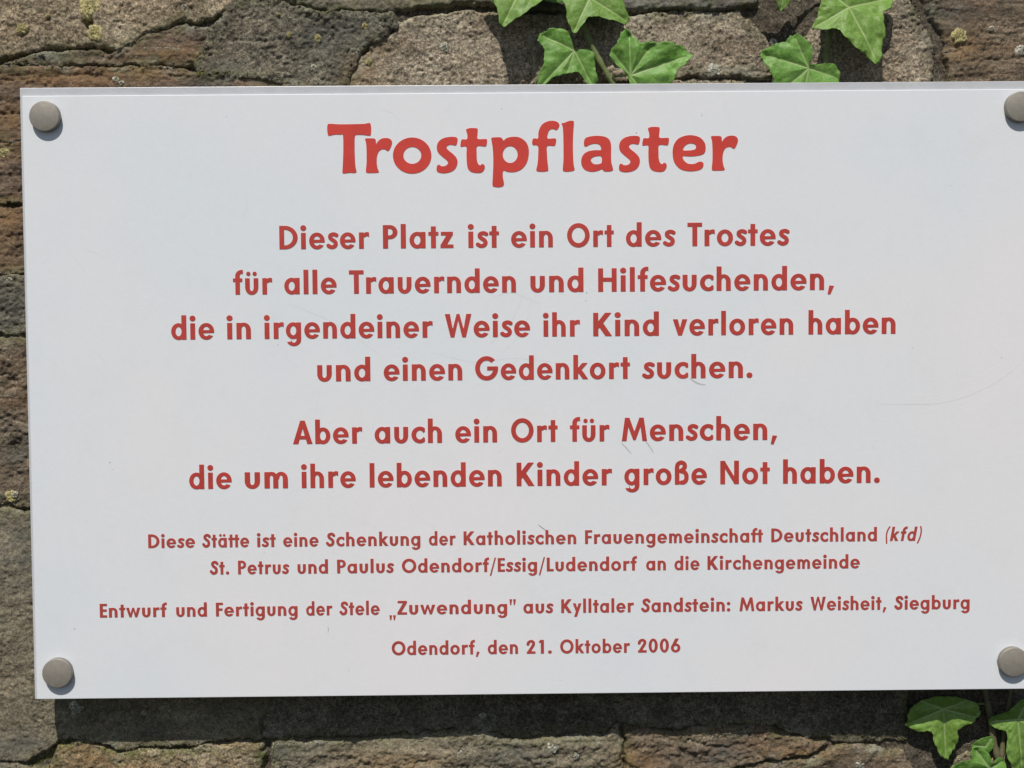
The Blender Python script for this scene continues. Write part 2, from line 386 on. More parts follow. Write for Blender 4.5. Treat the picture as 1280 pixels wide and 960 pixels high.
# pale lichen crusts
dg = bpy.context.evaluated_depsgraph_get()
def on_wall(px, py):
    """front surface of the wall met by a ray through that photo pixel"""
    o = Vector(CAM); t = at(px, py, WALL_Y)
    best = None
    for ob in wall.children:
        if ob.name.startswith(('stone', 'mortar')):
            mw = Vector(ob.parent.location) + Vector(ob.location)
            ok, loc, nrm, _ = ob.ray_cast(o - mw, (t - o).normalized())
            if ok:
                p = loc + mw
                if best is None or p.y < best.y: best = p
    return best or t
bpy.context.view_layer.update()
lich = [stone_mat('lichen_yellow', base=(.50, .44, .20), dark=(.30, .26, .12), light=(.62, .58, .34), rust_amt=0, seed=10, moss=0),
        stone_mat('lichen_pale', base=(.48, .47, .38), dark=(.28, .27, .21), light=(.62, .61, .52), rust_amt=0, seed=12, moss=0)]
def lichen(px, py, r, k):
    p = on_wall(px, py); n = 26; rg = 6
    V = [(0, -.0009, 0)]; ph = random.random() * 50
    for i in range(1, rg + 1):
        for j in range(n):
            a_ = 2 * math.pi * j / n
            rr = r * .5 * MM * (1 + .55 * float(fbm(np.array([2.2 * math.cos(a_) + ph]), np.array([2.2 * math.sin(a_)]), 5, 3)[0]))
            t = i / rg
            hh = .0009 * (1 - t ** 3) * (1 + .8 * random.uniform(-1, 1)) - (.0022 if i == rg else 0)
            V.append((rr * t * math.cos(a_), -hh, rr * t * math.sin(a_)))
    F = []
    for j in range(n):
        F.append((0, 1 + (j + 1) % n, 1 + j, 1 + j))
    F = [(0, 1 + j, 1 + (j + 1) % n) for j in range(n)]
    for i in range(rg - 1):
        for j in range(n):
            a0 = 1 + i * n + j; a1 = 1 + i * n + (j + 1) % n; b0 = a0 + n; b1 = a1 + n
            F += [(a0, b0, b1), (a0, b1, a1)]
    me = mesh_np('lichen', V, np.array(F)); link('lichen', me, lich[k], wall, p)
for q in [(114, 8, 17, 0), (108, 17, 8, 0), (119, 40, 12, 0), (28, 34, 8, 0), (24, 39, 5, 0), (145, 99, 6, 1), (152, 104, 4, 1), (14, 621, 9, 0), (19, 618, 5, 1), (456, 32, 5, 0),
          (362, 43, 4, 0), (397, 47, 6, 0), (392, 84, 5, 1), (461, 77, 5, 0), (555, 59, 7, 1), (1200, 44, 11, 0), (1277, 63, 9, 1), (967, 53, 6, 1), (893, 88, 10, 1),
          (95, 885, 10, 1), (92, 894, 4, 1), (180, 891, 4, 1), (603, 894, 6, 1), (1239, 36, 4, 1), (475, 35, 4, 1), (348, 18, 3, 0), (560, 25, 4, 1),
          (230, 8, 4, 1), (60, 20, 3, 0), (12, 350, 5, 1), (4, 190, 9, 0), (575, 942, 5, 1), (1075, 955, 8, 1), (690, 935, 9, 1), (720, 945, 6, 1)]:
    lichen(*q)

m_moss = stone_mat('moss', base=(.16, .16, .035), dark=(.06, .07, .02), light=(.30, .29, .08), rust_amt=0, seed=15, moss=0, speck=0)
m_seam = stone_mat('seam_crust', base=(.40, .39, .30), dark=(.20, .19, .13), light=(.55, .54, .46), rust_amt=0, seed=16, moss=0, speck=0)
def moss(line, n, spread, size, mat=None):
    P = catmull(line, 12, False); V = []; F = []
    ico = [(0, -1, 0), (.9, -.1, 0), (.3, 0, .85), (-.7, .1, .5), (-.7, 0, -.5), (.3, .1, -.85), (0, .9, 0)]
    for k in range(n):
        q = P[random.randrange(len(P))]
        p = on_wall(q[0] + random.gauss(0, spread), q[1] + random.gauss(0, spread * .6))
        s_ = size * MM * random.uniform(.3, 1.0); b0 = len(V)
        for (x, y, z) in ico: V.append((p.x + s_ * x * random.uniform(.6, 1.4), p.y + s_ * y * .8, p.z + s_ * z * random.uniform(.6, 1.4)))
        for j in range(5):
            a_, b_ = 1 + j, 1 + (j + 1) % 5; F += [(b0, b0 + b_, b0 + a_), (b0 + 6, b0 + a_, b0 + b_)]
    V = np.array(V); c = V.mean(0)
    nm = 'pale_crust' if mat else 'moss'
    o = link(nm, mesh_np(nm, V - c, np.array(F)), mat or m_moss, wall, tuple(c)); o['kind'] = 'stuff'
for line in ([(-20, 176), (10, 177), (28, 176)], [(-20, 422), (10, 421), (40, 420)], [(14, 79), (60, 82), (137, 82), (200, 83)], [(-10, 523), (8, 524), (35, 532)], [(180, 60), (205, 60), (225, 61)]):
    moss(line, 150, .7, .42, m_seam)
for line in ([(150, 943), (175, 936), (230, 938), (262, 932)], [(440, 926), (530, 919), (600, 914)], [(862, 926), (900, 920), (950, 912)], [(341, 930), (400, 929)], [(690, 921), (760, 919)]):
    moss(line, 120, 1.5, .5, m_seam)
moss([(38, 957), (58, 947), (75, 932), (92, 928)], 260, 2.6, .75)
moss([(120, 933), (150, 943), (190, 936), (228, 936)], 260, 2.2, .6)
moss([(340, 925), (440, 925), (530, 918), (600, 913)], 140, 2.0, .55)
moss([(245, 92), (270, 90), (300, 92), (345, 90)], 160, 2.2, .6)
moss([(14, 74), (60, 63), (120, 60), (140, 66)], 140, 2.4, .6)
moss([(400, 18), (450, 17), (490, 18)], 70, 2.2, .5)

# crumbs of old mortar and soil caught in the joints
random.seed(21)
def crumbs():
    pool = []
    for pts, sd in EDGES:
        for i in range(len(pts)):
            a_, b_ = pts[i], pts[(i + 1) % len(pts)]
            L = math.hypot(b_[0] - a_[0], b_[1] - a_[1])
            for k in range(int(L / 2.2)):
                t = random.random(); x = a_[0] + (b_[0] - a_[0]) * t; y = a_[1] + (b_[1] - a_[1]) * t
                if -30 < x < 1310 and -25 < y < 985 and (y < 108 or y > 868 or x < 45): pool.append((x, y))
    random.shuffle(pool)
    bed = bpy.data.materials['mortar_earth']
    for mt, nm, part, sz in ((bed, 'mortar_crumbs', pool[:1500], 1.0), (m_seam, 'pale_crumbs', pool[1500:2000], .55), (m_moss, 'moss', pool[2000:2500], .6)):
        V = []; F = []
        ico = [(0, -1, 0), (.9, -.1, 0), (.3, 0, .85), (-.7, .1, .5), (-.7, 0, -.5), (.3, .1, -.85), (0, .9, 0)]
        for q in part:
            p = on_wall(q[0] + random.gauss(0, 1.6), q[1] + random.gauss(0, 1.4))
            s_ = sz * MM * random.uniform(.3, 1.25); b0 = len(V); ph = random.random() * 6.3; ca, sa = math.cos(ph), math.sin(ph)
            for (x, y, z) in ico:
                x *= random.uniform(.6, 1.5); z *= random.uniform(.5, 1.2)
                V.append((p.x + s_ * (x * ca - z * sa), p.y + s_ * y * .7, p.z + s_ * (x * sa + z * ca)))
            for j in range(5):
                a_, b_ = 1 + j, 1 + (j + 1) % 5; F += [(b0, b0 + b_, b0 + a_), (b0 + 6, b0 + a_, b0 + b_)]
        V = np.array(V); c = V.mean(0)
        o = link(nm, mesh_np(nm, V - c, np.array(F), False), mt, wall, tuple(c)); o['kind'] = 'stuff'
crumbs()

# ------------------------------------------------------------------ the sign
SW, SH = .6395, .3852
sign = thing('information_sign', 'white rectangular sign with red German lettering titled Trostpflaster, fixed by round metal caps', 'sign', (0, .008, -SH / 2))

m_panel, nt, b, out = new_mat('sign_white_film'); g = NG(nt)
tc = g.node('ShaderNodeTexCoord')
n1 = g.noise(tc.outputs['Object'], 5, 3, .5); c = g.ramp(n1, [(.35, (.735, .78, .81)), (.65, (.80, .79, .805))])
n2 = g.noise(tc.outputs['Object'], 220, 4, .7); c = g.mix(.10, c, g.ramp(n2, [(.3, g3(.30)), (.7, g3(.70))]), 'OVERLAY')
for rot, sc_ in ((.5, (14, 1, 420)), (-.9, (18, 1, 520)), (1.35, (12, 1, 380))):
    mq = g.node('ShaderNodeMapping'); mq.inputs['Rotation'].default_value = (0, rot, 0); g.l(tc.outputs['Object'], mq.inputs[0])
    mr = g.node('ShaderNodeMapping'); mr.inputs['Scale'].default_value = sc_; g.l(mq.outputs[0], mr.inputs[0])
    fine = g.ramp(g.noise(mr.outputs[0], 1.0, 2, .5, .15), [(.70, g3(0)), (.76, g3(.16))])
    fm = g.ramp(g.noise(tc.outputs['Object'], 9, 3, .5), [(.48, g3(0)), (.62, g3(1))])
    c = g.mix(g.math('MULTIPLY', fine, fm), c, (.56, .55, .54))
n4 = g.noise(tc.outputs['Object'], 34, 5, .65); c = g.mix(g.ramp(n4, [(.52, g3(0)), (.75, g3(.16))]), c, (.66, .655, .63))
n3 = g.noise(tc.outputs['Object'], 160, 2, .5)
c = g.mix(g.ramp(n3, [(.79, g3(0)), (.82, g3(.5))]), c, (.30, .28, .24))
g.l(c, b.inputs['Base Color']); b.inputs['Roughness'].default_value = .34
b.inputs['Specular IOR Level'].default_value = .45
bp = g.node('ShaderNodeBump'); bp.inputs['Strength'].default_value = .25; bp.inputs['Distance'].default_value = .0002
g.l(g.noise(tc.outputs['Object'], 900, 2, .5), bp.inputs['Height']); g.l(bp.outputs[0], b.inputs['Normal'])
m_edge = simple_mat('acrylic_edge', (.54, .55, .57), .3, var=.05, scale=80, bump=.3, bscale=900)
m_red = simple_mat('red_print', (.60, .050, .034), .45, var=.08, scale=60, bump=.2, bscale=1200)
m_red2 = simple_mat('red_print_body', (.47, .050, .038), .45, var=.10, scale=60, bump=.2, bscale=1200)
m_red3 = simple_mat('red_print_small', (.42, .060, .048), .45, var=.10, scale=60, bump=.2, bscale=1200)
m_scr = simple_mat('scratch_grey', (.72, .73, .73), .5, var=.06)
m_scr2 = simple_mat('scuff_dark', (.30, .29, .27), .7, var=.3, scale=900)

PT, PL, PB = .0050, .0017, .0008        # visible margins of the plate round the white face
link('acrylic_plate', box_mesh('acrylic_plate', SW + .0006, .0072, SH + .0012, .0003), m_edge, sign, (-.0001, .0042, -.0008))
link('white_face', box_mesh('white_face', SW - 2 * PL + .0006, .0012, SH - PT + .0009, .0004, 3), m_panel, sign, (-.0002, .0002, -PT / 2 - .0008))
FACE = -.0004

# red characters ----------------------------------------------------
W_, H_, XH = .20, .16, .695
CELL = .0125
GX, GY = np.meshgrid(np.arange(-.06, 1.25, CELL), np.arange(-.5, 1.15, CELL))
def poly(*pts):
    a = sum(pts[i][0] * pts[(i + 1) % len(pts)][1] - pts[(i + 1) % len(pts)][0] * pts[i][1] for i in range(len(pts)))
    if a < 0: pts = pts[::-1]
    r = np.full(GX.shape, -1e9)
    for i in range(len(pts)):
        (x0, y0), (x1, y1) = pts[i], pts[(i + 1) % len(pts)]
        L = math.hypot(x1 - x0, y1 - y0)
        if L < 1e-9: continue
        r = np.maximum(r, ((GX - x0) * (y1 - y0) - (GY - y0) * (x1 - x0)) / L)
    return r
def bxg(x0, y0, x1, y1): return np.maximum(np.maximum(x0 - GX, GX - x1), np.maximum(y0 - GY, GY - y1))
def el(cx, cy_, rx, ry=None):
    ry = ry or rx
    return (np.sqrt(((GX - cx) / rx) ** 2 + ((GY - cy_) / ry) ** 2) - 1) * min(rx, ry)
def U(*a): return np.minimum.reduce(a)
def I(*a): return np.maximum.reduce(a)
def S(a, *b):
    for q in b: a = np.maximum(a, -q)
    return a
def seg(x0, y0, x1, y1, w):
    L = math.hypot(x1 - x0, y1 - y0); nx, ny = -(y1 - y0) / L * w / 2, (x1 - x0) / L * w / 2
    return poly((x0 + nx, y0 + ny), (x1 + nx, y1 + ny), (x1 - nx, y1 - ny), (x0 - nx, y0 - ny))
def stroke(pts, w):
    P = catmull(pts, 6, False); r = np.full(GX.shape, 1e9)
    for i in range(len(P) - 1):
        r = np.minimum(r, seg(P[i][0], P[i][1], P[i + 1][0], P[i + 1][1], w))
        if i: r = np.minimum(r, el(P[i][0], P[i][1], w / 2))
    return r
def ring(cx, cy_, rx, ry, ix, iy, icx=None): return S(el(cx, cy_, rx, ry), el(icx if icx is not None else cx, cy_, ix, iy))
def xge(v): return v - GX
def xle(v): return GX - v
def yge(v): return v - GY
def yle(v): return GY - v
def arch(x): return I(ring(x + .29, .39, .28, .315, .09, .165, x + .285), yge(.385), xge(x + .1))
def bowl(cx): return ring(cx, .345, .305, .358, .125, .20)
def narch(x): return U(arch(x), bxg(x + .375, 0, x + .57, .39))
G_ = {}
def build_glyphs():
    st = lambda x, y0, y1: bxg(x, y0, x + W_, y1)
    dots = lambda c: U(el(c - .135, .885, .092), el(c + .135, .885, .092))
    g = {}
    ubody = U(st(0, .29, XH), st(.365, .29, XH), I(ring(.28, .295, .28, .31, .085, .15), yle(.30)))
    abody = U(bowl(.305), st(.43, 0, XH))
    g['i'] = (U(st(0, 0, XH), el(W_ / 2, .90, .122)), W_, 1, 1)
    g['l'] = (st(0, 0, 1.04), W_, 1, 1)
    g['n'] = (U(st(0, 0, XH), narch(0)), .57, 1, 1)
    am = lambda x: U(I(ring(x + .265, .39, .25, .315, .07, .165, x + .26), yge(.385), xge(x + .1)), bxg(x + .325, 0, x + .515, .39))
    g['m'] = (U(st(0, 0, XH), am(0), am(.355)), .87, 1, 1)
    g['h'] = (U(st(0, 0, 1.04), narch(0)), .57, 1, 1)
    g['u'] = (ubody, .56, 1, 1)
    g['ü'] = (U(ubody, dots(.28)), .56, 1, 1)
    g['a'] = (abody, .625, .5, 1)
    g['ä'] = (U(abody, dots(.31)), .625, .5, 1)
    g['o'] = (ring(.33, .345, .33, .358, .14, .195), .66, .5, .5)
    g['d'] = (U(bowl(.305), st(.43, 0, 1.04)), .625, .5, 1)
    g['b'] = (U(bowl(.32), st(0, 0, 1.04)), .625, 1, .5)
    g['g'] = (U(bowl(.305), st(.43, -.03, XH), I(ring(.325, -.04, .30, .275, .11, .13), yle(-.03), S(np.full(GX.shape, -1.), bxg(-.1, -.13, .2, .1)))), .625, .5, 1)
    g['e'] = (S(U(ring(.325, .345, .325, .358, .14, .205), I(bxg(.1, .27, .62, .40), el(.325, .345, .325, .358))), poly((.30, .275), (.8, .275), (.8, .09), (.42, .20), (.30, .25))), .645, .5, .5)
    g['c'] = (I(S(ring(.34, .345, .34, .358, .15, .195), poly((.33, .345), (.95, .73), (.95, -.04))), xle(.545)), .545, .5, .2)
    g['r'] = (U(st(0, 0, XH), I(ring(.335, .375, .25, .335, .12, .16), yge(.49), xge(.1), xle(.42))), .42, 1, .1)
    g['s'] = (stroke([(.405, .575), (.33, .618), (.235, .622), (.145, .575), (.135, .475), (.215, .395), (.315, .325), (.365, .225), (.32, .115), (.215, .075), (.13, .09), (.045, .15)], .168), .44, .3, .3)
    g['t'] = (U(bxg(.10, 0, .295, .93), bxg(0, .54, .395, XH)), .395, .1, .1)
    g['f'] = (U(bxg(.10, 0, .295, .80), I(ring(.375, .79, .275, .265, .08, .10), yge(.785), xle(.43)), bxg(0, .54, .40, XH)), .41, .1, 0)
    g['z'] = (U(bxg(.02, .54, .49, XH), bxg(0, 0, .51, .15), poly((0, .12), (.24, .12), (.49, .57), (.25, .57))), .51, .3, .3)
    g['k'] = (U(st(0, 0, 1.04), I(seg(.13, .28, .56, .78, .17), yle(XH)), I(seg(.20, .46, .56, -.08, .19), yge(0), xge(.1))), .60, 1, .1)
    g['v'] = (U(poly((0, XH), (.21, XH), (.38, .0), (.22, .0)), poly((.60, XH), (.39, XH), (.22, .0), (.38, .0))), .60, .1, .1)
    g['w'] = (U(poly((0, XH), (.20, XH), (.35, 0), (.21, 0)), poly((.21, 0), (.35, 0), (.53, XH), (.41, XH)), poly((.94, XH), (.74, XH), (.59, 0), (.73, 0)), poly((.73, 0), (.59, 0), (.41, XH), (.53, XH))), .94, .1, .1)
    g['y'] = (U(poly((0, XH), (.21, XH), (.39, .02), (.24, .02)), poly((.60, XH), (.40, XH), (.09, -.29), (.28, -.29))), .60, .1, .1)
    g['ß'] = (U(bxg(0, 0, W_ - .01, .74), stroke([(.0925, .70), (.12, .86), (.25, .945), (.385, .895), (.42, .77), (.345, .65), (.27, .60)], .175), stroke([(.255, .575), (.40, .53), (.48, .40), (.475, .22), (.39, .105), (.26, .085)], .18)), .58, 1, .5)
    g['D'] = (U(st(0, 0, 1), S(U(I(el(.23, .5, .53, .5), xge(.15)), bxg(.1, 0, .23, 1)), U(I(el(.23, .5, .33, .335), xge(.23)), bxg(.1, .165, .235, .835)))), .76, 1, .5)
    g['P'] = (U(st(0, 0, 1), S(U(I(el(.27, .70, .30, .30), xge(.15)), bxg(.1, .40, .27, 1)), U(I(el(.27, .70, .115, .14), xge(.265)), bxg(.1, .56, .27, .84)))), .57, 1, .3)
    g['O'] = (ring(.48, .5, .48, .52, .28, .335), .96, .5, .5)
    g['G'] = (U(S(ring(.48, .5, .48, .52, .28, .335), poly((.5, .58), (1.2, .58), (1.2, 1.15), (.60, .68))), bxg(.5, .41, .95, .58)), .96, .5, .5)
    g['T'] = (U(bxg(0, .83, .60, 1), bxg(.2, 0, .4, 1)), .60, .1, .1)
    g['A'] = (U(poly((0, 0), (.22, 0), (.50, 1), (.31, 1)), poly((.81, 0), (.59, 0), (.31, 1), (.50, 1)), bxg(.2, .20, .6, .35)), .81, .1, .1)
    g['M'] = (U(poly((0, 0), (.19, 0), (.31, 1), (.13, 1)), poly((1.02, 0), (.83, 0), (.71, 1), (.89, 1)), poly((.13, 1), (.31, 1), (.58, .20), (.51, .04), (.46, .04)), poly((.89, 1), (.71, 1), (.44, .20), (.51, .04), (.56, .04))), 1.02, .5, .5)
    g['N'] = (U(st(0, 0, 1), st(.57, 0, 1), poly((0, 1), (.18, 1), (.765, 0), (.585, 0))), .765, 1, 1)
    g['H'] = (U(st(0, 0, 1), st(.54, 0, 1), bxg(.1, .43, .6, .60)), .735, 1, 1)
    g['W'] = (U(poly((0, 1), (.21, 1), (.38, 0), (.23, 0)), poly((.23, 0), (.38, 0), (.60, 1), (.48, 1)), poly((1.08, 1), (.87, 1), (.70, 0), (.85, 0)), poly((.85, 0), (.70, 0), (.48, 1), (.60, 1))), 1.08, .1, .1)
    g['K'] = (U(st(0, 0, 1), I(seg(.12, .36, .66, 1.10, .20), yle(1)), I(seg(.22, .62, .68, -.12, .22), yge(0), xge(.1))), .74, 1, .1)
    g['E'] = (U(st(0, 0, 1), bxg(0, .84, .48, 1), bxg(0, .43, .46, .59), bxg(0, 0, .48, .16)), .48, 1, .2)
    g['F'] = (U(st(0, 0, 1), bxg(0, .84, .48, 1), bxg(0, .42, .45, .58)), .48, 1, .1)
    g['L'] = (U(st(0, 0, 1), bxg(0, 0, .46, .165)), .46, 1, .1)
    g['Z'] = (U(bxg(.02, .84, .60, 1), bxg(0, 0, .60, .16), poly((0, .14), (.23, .14), (.60, .86), (.37, .86))), .60, .3, .3)
    g['S'] = (stroke([(.515, .775), (.43, .88), (.30, .905), (.18, .835), (.165, .70), (.26, .58), (.39, .475), (.445, .34), (.41, .17), (.29, .09), (.165, .105), (.045, .25)], .19), .56, .4, .4)
    g['('] = (stroke([(.20, 1.06), (.08, .80), (.05, .45), (.12, .10), (.18, -.18)], .10), .24, .3, .2)
    g[')'] = (stroke([(.04, 1.06), (.14, .80), (.17, .45), (.12, .10), (.04, -.18)], .10), .24, .2, .3)
    g['/'] = (poly((0, -.28), (.10, -.28), (.42, 1.04), (.33, 1.04)), .42, .1, .1)
    g['.'] = (el(.12, .11, .118), .24, .5, .5)
    g[':'] = (U(el(.12, .11, .118), el(.12, .57, .118)), .24, .5, .5)
    g[','] = (poly((.09, .19), (.28, .17), (.13, -.20), (.02, -.18)), .28, .2, .5)
    g['„'] = (U(poly((.02, -.05), (.19, -.05), (.13, -.40), (.06, -.40)), poly((.25, -.05), (.42, -.05), (.36, -.40), (.29, -.40))), .44, .2, .1)
    g['"'] = (U(poly((.02, 1.04), (.19, 1.04), (.13, .62), (.06, .62)), poly((.25, 1.04), (.42, 1.04), (.36, .62), (.29, .62))), .44, .2, .2)
    g['2'] = (U(stroke([(.07, .66), (.12, .83), (.27, .915), (.41, .84), (.42, .68), (.34, .50), (.15, .16)], .18), bxg(0, 0, .54, .165), I(poly((.0, .0), (.24, .0), (.35, .4), (.2, .4)), yge(0))), .54, .4, .4)
    g['1'] = (U(bxg(.16, 0, .355, 1), poly((.02, .80), (.2, .80), (.2, 1), (.12, 1))), .40, .5, 1)
    g['0'] = (ring(.285, .5, .285, .515, .10, .345), .57, .5, .5)
    g['6'] = (U(ring(.295, .315, .295, .33, .12, .165), poly((.02, .40), (.20, .40), (.50, 1.0), (.27, 1.0))), .59, .4, .4)
    return g

EDGE_T = {}
def contours(F):
    """marching squares -> closed loops of (x, y)"""
    ny, nx = F.shape; ins = F < 0
    code = (ins[:-1, :-1] * 1 + ins[:-1, 1:] * 2 + ins[1:, 1:] * 4 + ins[1:, :-1] * 8)
    cells = np.argwhere((code > 0) & (code < 15))
    nxt = {}
    tab = {1: [(3, 0)], 2: [(0, 1)], 3: [(3, 1)], 4: [(1, 2)], 5: [(3, 0), (1, 2)], 6: [(0, 2)], 7: [(3, 2)], 8: [(2, 3)], 9: [(2, 0)],
           10: [(0, 1), (2, 3)], 11: [(2, 1)], 12: [(1, 3)], 13: [(1, 0)], 14: [(0, 3)]}
    def ek(i, j, e):
        return ('h', i, j) if e == 0 else ('v', i, j + 1) if e == 1 else ('h', i + 1, j) if e == 2 else ('v', i, j)
    for i, j in cells:
        for a, b in tab[int(code[i, j])]: nxt[ek(i, j, a)] = ek(i, j, b)
    def pt(k):
        t, i, j = k
        if t == 'h': a, b_ = F[i, j], F[i, j + 1]; u = a / (a - b_); return (GX[i, j] + u * CELL, GY[i, j])
        a, b_ = F[i, j], F[i + 1, j]; u = a / (a - b_); return (GX[i, j], GY[i, j] + u * CELL)
    loops = []
    while nxt:
        k0 = next(iter(nxt)); k = k0; L = []
        while k in nxt:
            L.append(pt(k)); k = nxt.pop(k)
        loops.append(rdp_closed(np.array(L)))
    return [l for l in loops if len(l) > 2]

def rdp(P, eps):
    if len(P) < 3: return P
    a, b_ = P[0], P[-1]; d = b_ - a; L = np.hypot(*d)
    if L < 1e-12: dist = np.hypot(*(P - a).T)
    else: dist = np.abs((P[:, 0] - a[0]) * d[1] - (P[:, 1] - a[1]) * d[0]) / L
    i = int(np.argmax(dist))
    if dist[i] < eps: return np.array([a, b_])
    return np.vstack([rdp(P[:i + 1], eps)[:-1], rdp(P[i:], eps)])
def rdp_closed(P, eps=.0022):
    k = len(P) // 2
    a = rdp(P[:k + 1], eps); b_ = rdp(np.vstack([P[k:], P[:1]]), eps)
    return np.vstack([a[:-1], b_[:-1]])

GL = {k: (contours(v[0]), v[1], v[2], v[3]) for k, v in build_glyphs().items()}

def curve_mesh(name, loops, thick=.00022):
    cu = bpy.data.curves.new(name, 'CURVE'); cu.dimensions = '2D'; cu.fill_mode = 'BOTH'
    cu.extrude = thick / 2
    for L in loops:
        s = cu.splines.new('POLY'); s.points.add(len(L) - 1)
        for i, p in enumerate(L): s.points[i].co = (p[0], p[1], 0, 1)
        s.use_cyclic_u = True
    ob = bpy.data.objects.new(name, cu); COL.objects.link(ob)
    bpy.context.view_layer.update()
    me = bpy.data.meshes.new_from_object(ob.evaluated_get(bpy.context.evaluated_depsgraph_get()))
    bpy.data.objects.remove(ob); bpy.data.curves.remove(cu); me.name = name
    me.transform(Matrix.Rotation(math.pi / 2, 4, 'X'))
    me.materials.clear(); return me

def lettering(loops_world, text, mat=None):
    # loops in metres on the sign face (x, z)
    A = np.vstack(loops_world); c = (A.min(0) + A.max(0)) / 2
    me = curve_mesh('lettering', [l - c for l in loops_world])
    o = link('lettering', me, mat or m_red, sign, (c[0], FACE - .00011 - .00002, c[1]))
    o['label'] = text
    return o

def text_line(words, bl, cap_px, text):
    """words: (string, x0, x1) measured on the print; bl: ((x, y), (x, y)) two points of the base line"""
    (xa, ya), (xb, yb) = bl
    za = at(xa, ya, FACE).z; zb = at(xb, yb, FACE).z; z = (za + zb) / 2
    xm = (xa + xb) / 2; ym = (ya + yb) / 2
    cap = at(xm, ym - cap_px, FACE).z - at(xm, ym, FACE).z
    loops = []
    for w, x0, x1 in words:
        yl = lambda x: ya + (yb - ya) * (x - xa) / (xb - xa)
        X0 = at(x0 + .5, yl(x0), FACE).x; X1 = at(x1 - .5, yl(x1), FACE).x
        ital = w.startswith('(')
        pos = []; x = 0.0
        for i, ch in enumerate(w):
            Ls, adv, lb, rb = GL[ch]
            if i:
                pr = GL[w[i - 1]][3]; gap = .05 + .058 * (pr + lb)
                if ch == 't' and w[i - 1] in 'tf': gap = -.02
                if ch == 'r' : gap += .01
                if w[i-1] == 'T': gap -= .03
                x += gap
            pos.append(x); x += adv
        nat = x * cap; tgt = X1 - X0
        sx = min(1.17, max(.90, tgt / nat))
        extra = (tgt - nat * sx) / max(1, len(w) - 1)
        xs = [X0 + pos[i] * cap * sx + extra * i for i in range(len(w))]
        for i in range(1, len(w)):
            if w[i] == 't' and w[i - 1] in 'tf':
                xs[i] = xs[i - 1] + (GL[w[i - 1]][1] + .004) * cap * sx
        for i, ch in enumerate(w):
            for L in GL[ch][0]:
                P = L.copy(); 
                if ital: P[:, 0] = P[:, 0] * .92 + P[:, 1] * .17 - .04
                loops.append(np.stack([xs[i] + P[:, 0] * cap * sx, z + P[:, 1] * cap], -1))
    return lettering(loops, text, m_red2 if cap_px > 20 else m_red3)

CP, CS = 29.2, 17.0
text_line([('Dieser', 348.9, 462), ('Platz', 478.3, 567.4), ('ist', 585, 624.4), ('ein', 638.4, 691.6), ('Ort', 708.4, 767.8), ('des', 781.9, 843.8), ('Trostes', 858.8, 986.3)],
          ((350, 310.6), (980, 307.6)), CP, 'red text line: Dieser Platz ist ein Ort des Trostes')
text_line([('für', 291, 340.9), ('alle', 355, 421.3), ('Trauernden', 436, 645.5), ('und', 662.5, 729.7), ('Hilfesuchenden,', 747.2, 1043)],
          ((300, 367.3), (1000, 363.4)), CP, 'red text line: für alle Trauernden und Hilfesuchenden,')
text_line([('die', 213.7, 268.3), ('in', 283.7, 314.3), ('irgendeiner', 330.4, 541.4), ('Weise', 555.7, 663), ('ihr', 678.9, 725.4), ('Kind', 741, 824), ('verloren', 840.5, 992), ('haben', 1010, 1119.8)],
          ((230, 423.8), (1100, 417.8)), CP, 'red text line: die in irgendeiner Weise ihr Kind verloren haben')
text_line([('und', 396.2, 463.4), ('einen', 479.2, 578.4), ('Gedenkort', 593.5, 788), ('suchen.', 803, 941)],
          ((420, 476.5), (900, 472.4)), CP, 'red text line: und einen Gedenkort suchen.')
text_line([('Aber', 365.8, 453.4), ('auch', 467.9, 553.1), ('ein', 568.6, 621.9), ('Ort', 638.4, 697.6), ('für', 712, 762.3), ('Menschen,', 776.7, 971.9)],
          ((400, 554.4), (930, 550.3)), CP, 'red text line: Aber auch ein Ort für Menschen,')
text_line([('die', 236.2, 290.2), ('um', 305.6, 360.6), ('ihre', 376.8, 445.2), ('lebenden', 461.7, 627.7), ('Kinder', 645.3, 765.5), ('große', 779.9, 884), ('Not', 899.8, 962.7), ('haben.', 978.2, 1100.2)],
          ((280, 610.2), (1070, 604.2)), CP, 'red text line: die um ihre lebenden Kinder große Not haben.')
text_line([('Diese', 185, 244.3), ('Stätte', 253, 312), ('ist', 321.2, 345.2), ('eine', 353.6, 398.7), ('Schenkung', 407.6, 525.9), ('der', 535.7, 570), ('Katholischen', 579, 720.8), ('Frauengemeinschaft', 730.8, 953.7), ('Deutschland', 963.5, 1096.5), ('(kfd)', 1106, 1152.2)],
          ((200, 685.0), (1080, 676.1)), CS, 'small red text line: Diese Stätte ist eine Schenkung der Katholischen Frauengemeinschaft Deutschland (kfd)')
text_line([('St.', 262.5, 287.1), ('Petrus', 297.2, 361.4), ('und', 371.5, 410.5), ('Paulus', 421, 492.3), ('Odendorf/Essig/Ludendorf', 501.9, 796.3), ('an', 807.1, 832.9), ('die', 842.5, 874.8), ('Kirchengemeinde', 883.8, 1075.1)],
          ((270, 717.7), (1050, 710.6)), CS, 'small red text line: St. Petrus und Paulus Odendorf/Essig/Ludendorf an die Kirchengemeinde')
text_line([('Entwurf', 124.5, 208.9), ('und', 219.9, 259.2), ('Fertigung', 269.6, 372.5), ('der', 382.3, 415.9), ('Stele', 424.5, 475.1), ('„Zuwendung"', 485.8, 645.8), ('aus', 653.7, 691.5), ('Kylltaler', 701, 792.7), ('Sandstein:', 801.5, 913.4), ('Markus', 923.8, 1003), ('Weisheit,', 1012.5, 1108.4), ('Siegburg', 1117.9, 1212.3)],
          ((150, 770.8), (1200, 761.7)), CS, 'small red text line about design and making of the stele, just above the date')
